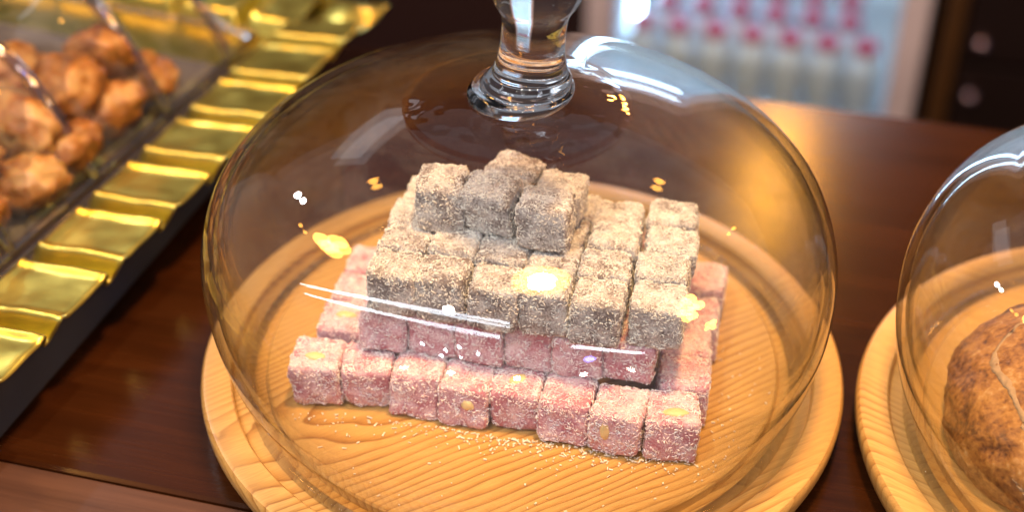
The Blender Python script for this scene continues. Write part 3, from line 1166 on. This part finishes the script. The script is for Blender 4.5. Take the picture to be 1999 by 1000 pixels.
fbox('door_glass', FA0 + W_ + .0005, FA1 - W_ - .0005, FN0 + .018, FN0 + .022, FZ0 + .111, FZ1 - .061, M['pane'], bev=0)
fbox('led_strip', FA0 + .022, FA0 + .030, FN0 + .30, FN0 + .315, FZ0 + .12, FZ1 - .08, M['led'])
fbox('led_panel', FA0 + .06, FA1 - .06, FN0 + .12, FN1 - .12, FZ1 - .09, FZ1 - .08, M['led_panel'])
SHZ = [-0.668, -0.90, -0.43]
for z in SHZ:
    bm = bmesh.new()
    for q in range(24):
        a = FA0 + .03 + (FA1 - FA0 - .06) * q / 23
        g = bmesh.ops.create_cube(bm, size=1)
        for v in g['verts']:
            v.co = Vector((a + v.co.x * .003, (FN0 + .08 + FN1 - .03) / 2 + v.co.y * (FN1 - FN0 - .11), z + v.co.z * .003))
    for nn in (FN0 + .078, FN1 - .03):
        g = bmesh.ops.create_cube(bm, size=1)
        for v in g['verts']:
            v.co = Vector(((FA0 + FA1) / 2 + v.co.x * (FA1 - FA0 - .045), nn + v.co.y * .005, z + v.co.z * .006))
    obj('wire_shelf', bm, M['wire'], fridge)

bprof = [(0, 0), (.0245, 0), (.0265, .003), (.0265, .074), (.0245, .086), (.0165, .098), (.0125, .103), (.0125, .109), (0, .109)]
bme = bpy.data.meshes.new('bottle_body')
bt = lathe(bprof, 24)
bt.to_mesh(bme)
bt.free()
bme.materials.append(M['bottle'])
cprof = [(.0150, .1040), (.0175, .1045), (.0180, .117), (.0165, .1195), (0, .120)]
cme = bpy.data.meshes.new('bottle_cap')
bt = lathe(cprof, 20)
bt.to_mesh(cme)
bt.free()
cme.materials.append(M['cap'])
for me in (bme, cme):
    for p in me.polygons:
        p.use_smooth = True


def bottle(al, n, z, label):
    b = obj('bottle', bme)
    b.location = bar(al, n, z)
    tag(b, label, 'bottle', 'red capped bottles in the fridge')
    obj('cap', cme, None, b)


ROWN = ['front row', 'second row', 'third row']
for z, nm in ((SHZ[0] + .003, 'upper fridge shelf'), (SHZ[1] + .003, 'lower fridge shelf')):
    for rI in range(3):
        for c in range(7 if rI == 0 else 6):
            if nm == 'lower fridge shelf' and (rI > 0):
                continue
            bottle(-0.178 + .0575 * c + (.028 if rI else 0) * (1 if rI == 1 else .9), FN0 + .115 + .078 * rI, z, 'red capped white bottle on the %s, %s, %s from left' % (nm, ROWN[rI], ORD[c]))

# dark cabinet right of the fridge
cab = tag(empty('back_cabinet', (0, 0, 0), TA), 'dark wooden cabinet with pale knobs and golden post beside the fridge', 'cabinet')
fbox('cabinet_body', 0.262, 1.5, 1.42, 1.9, -1.02, 0.6, M['dkwood'], cab)
fbox('post', 0.268, 0.293, 1.395, 1.4195, -1.02, 0.6, M['strip'], cab)
fbox('cabinet_door', 0.300, 0.62, 1.400, 1.4195, -1.0, -0.53, M['dkwood'], cab)
fbox('cabinet_door', 0.300, 0.62, 1.400, 1.4195, -0.52, 0.3, M['dkwood'], cab)
for z in (-0.49, -0.575):
    bm = bmesh.new()
    bmesh.ops.create_uvsphere(bm, u_segments=24, v_segments=12, radius=0.011)
    for v in bm.verts:
        v.co += Vector((0.322, 1.392, z))
    obj('door_knob', bm, M['brass'], cab, True)
# dark shelving left of the fridge
sh = tag(empty('back_cabinet', (0, 0, 0), TA), 'dark maroon wooden cabinet behind the counter, left of the fridge', 'cabinet')
fbox('cabinet_body', -2.4, -0.262, 1.46, 1.9, -1.02, 0.5, M['wall'], sh)
for q in range(4):
    fbox('cabinet_door', -0.275 - .5 * (q + 1) + .01, -0.275 - .5 * q, 1.442, 1.4595, -1.0, 0.45, M['wall'], sh)
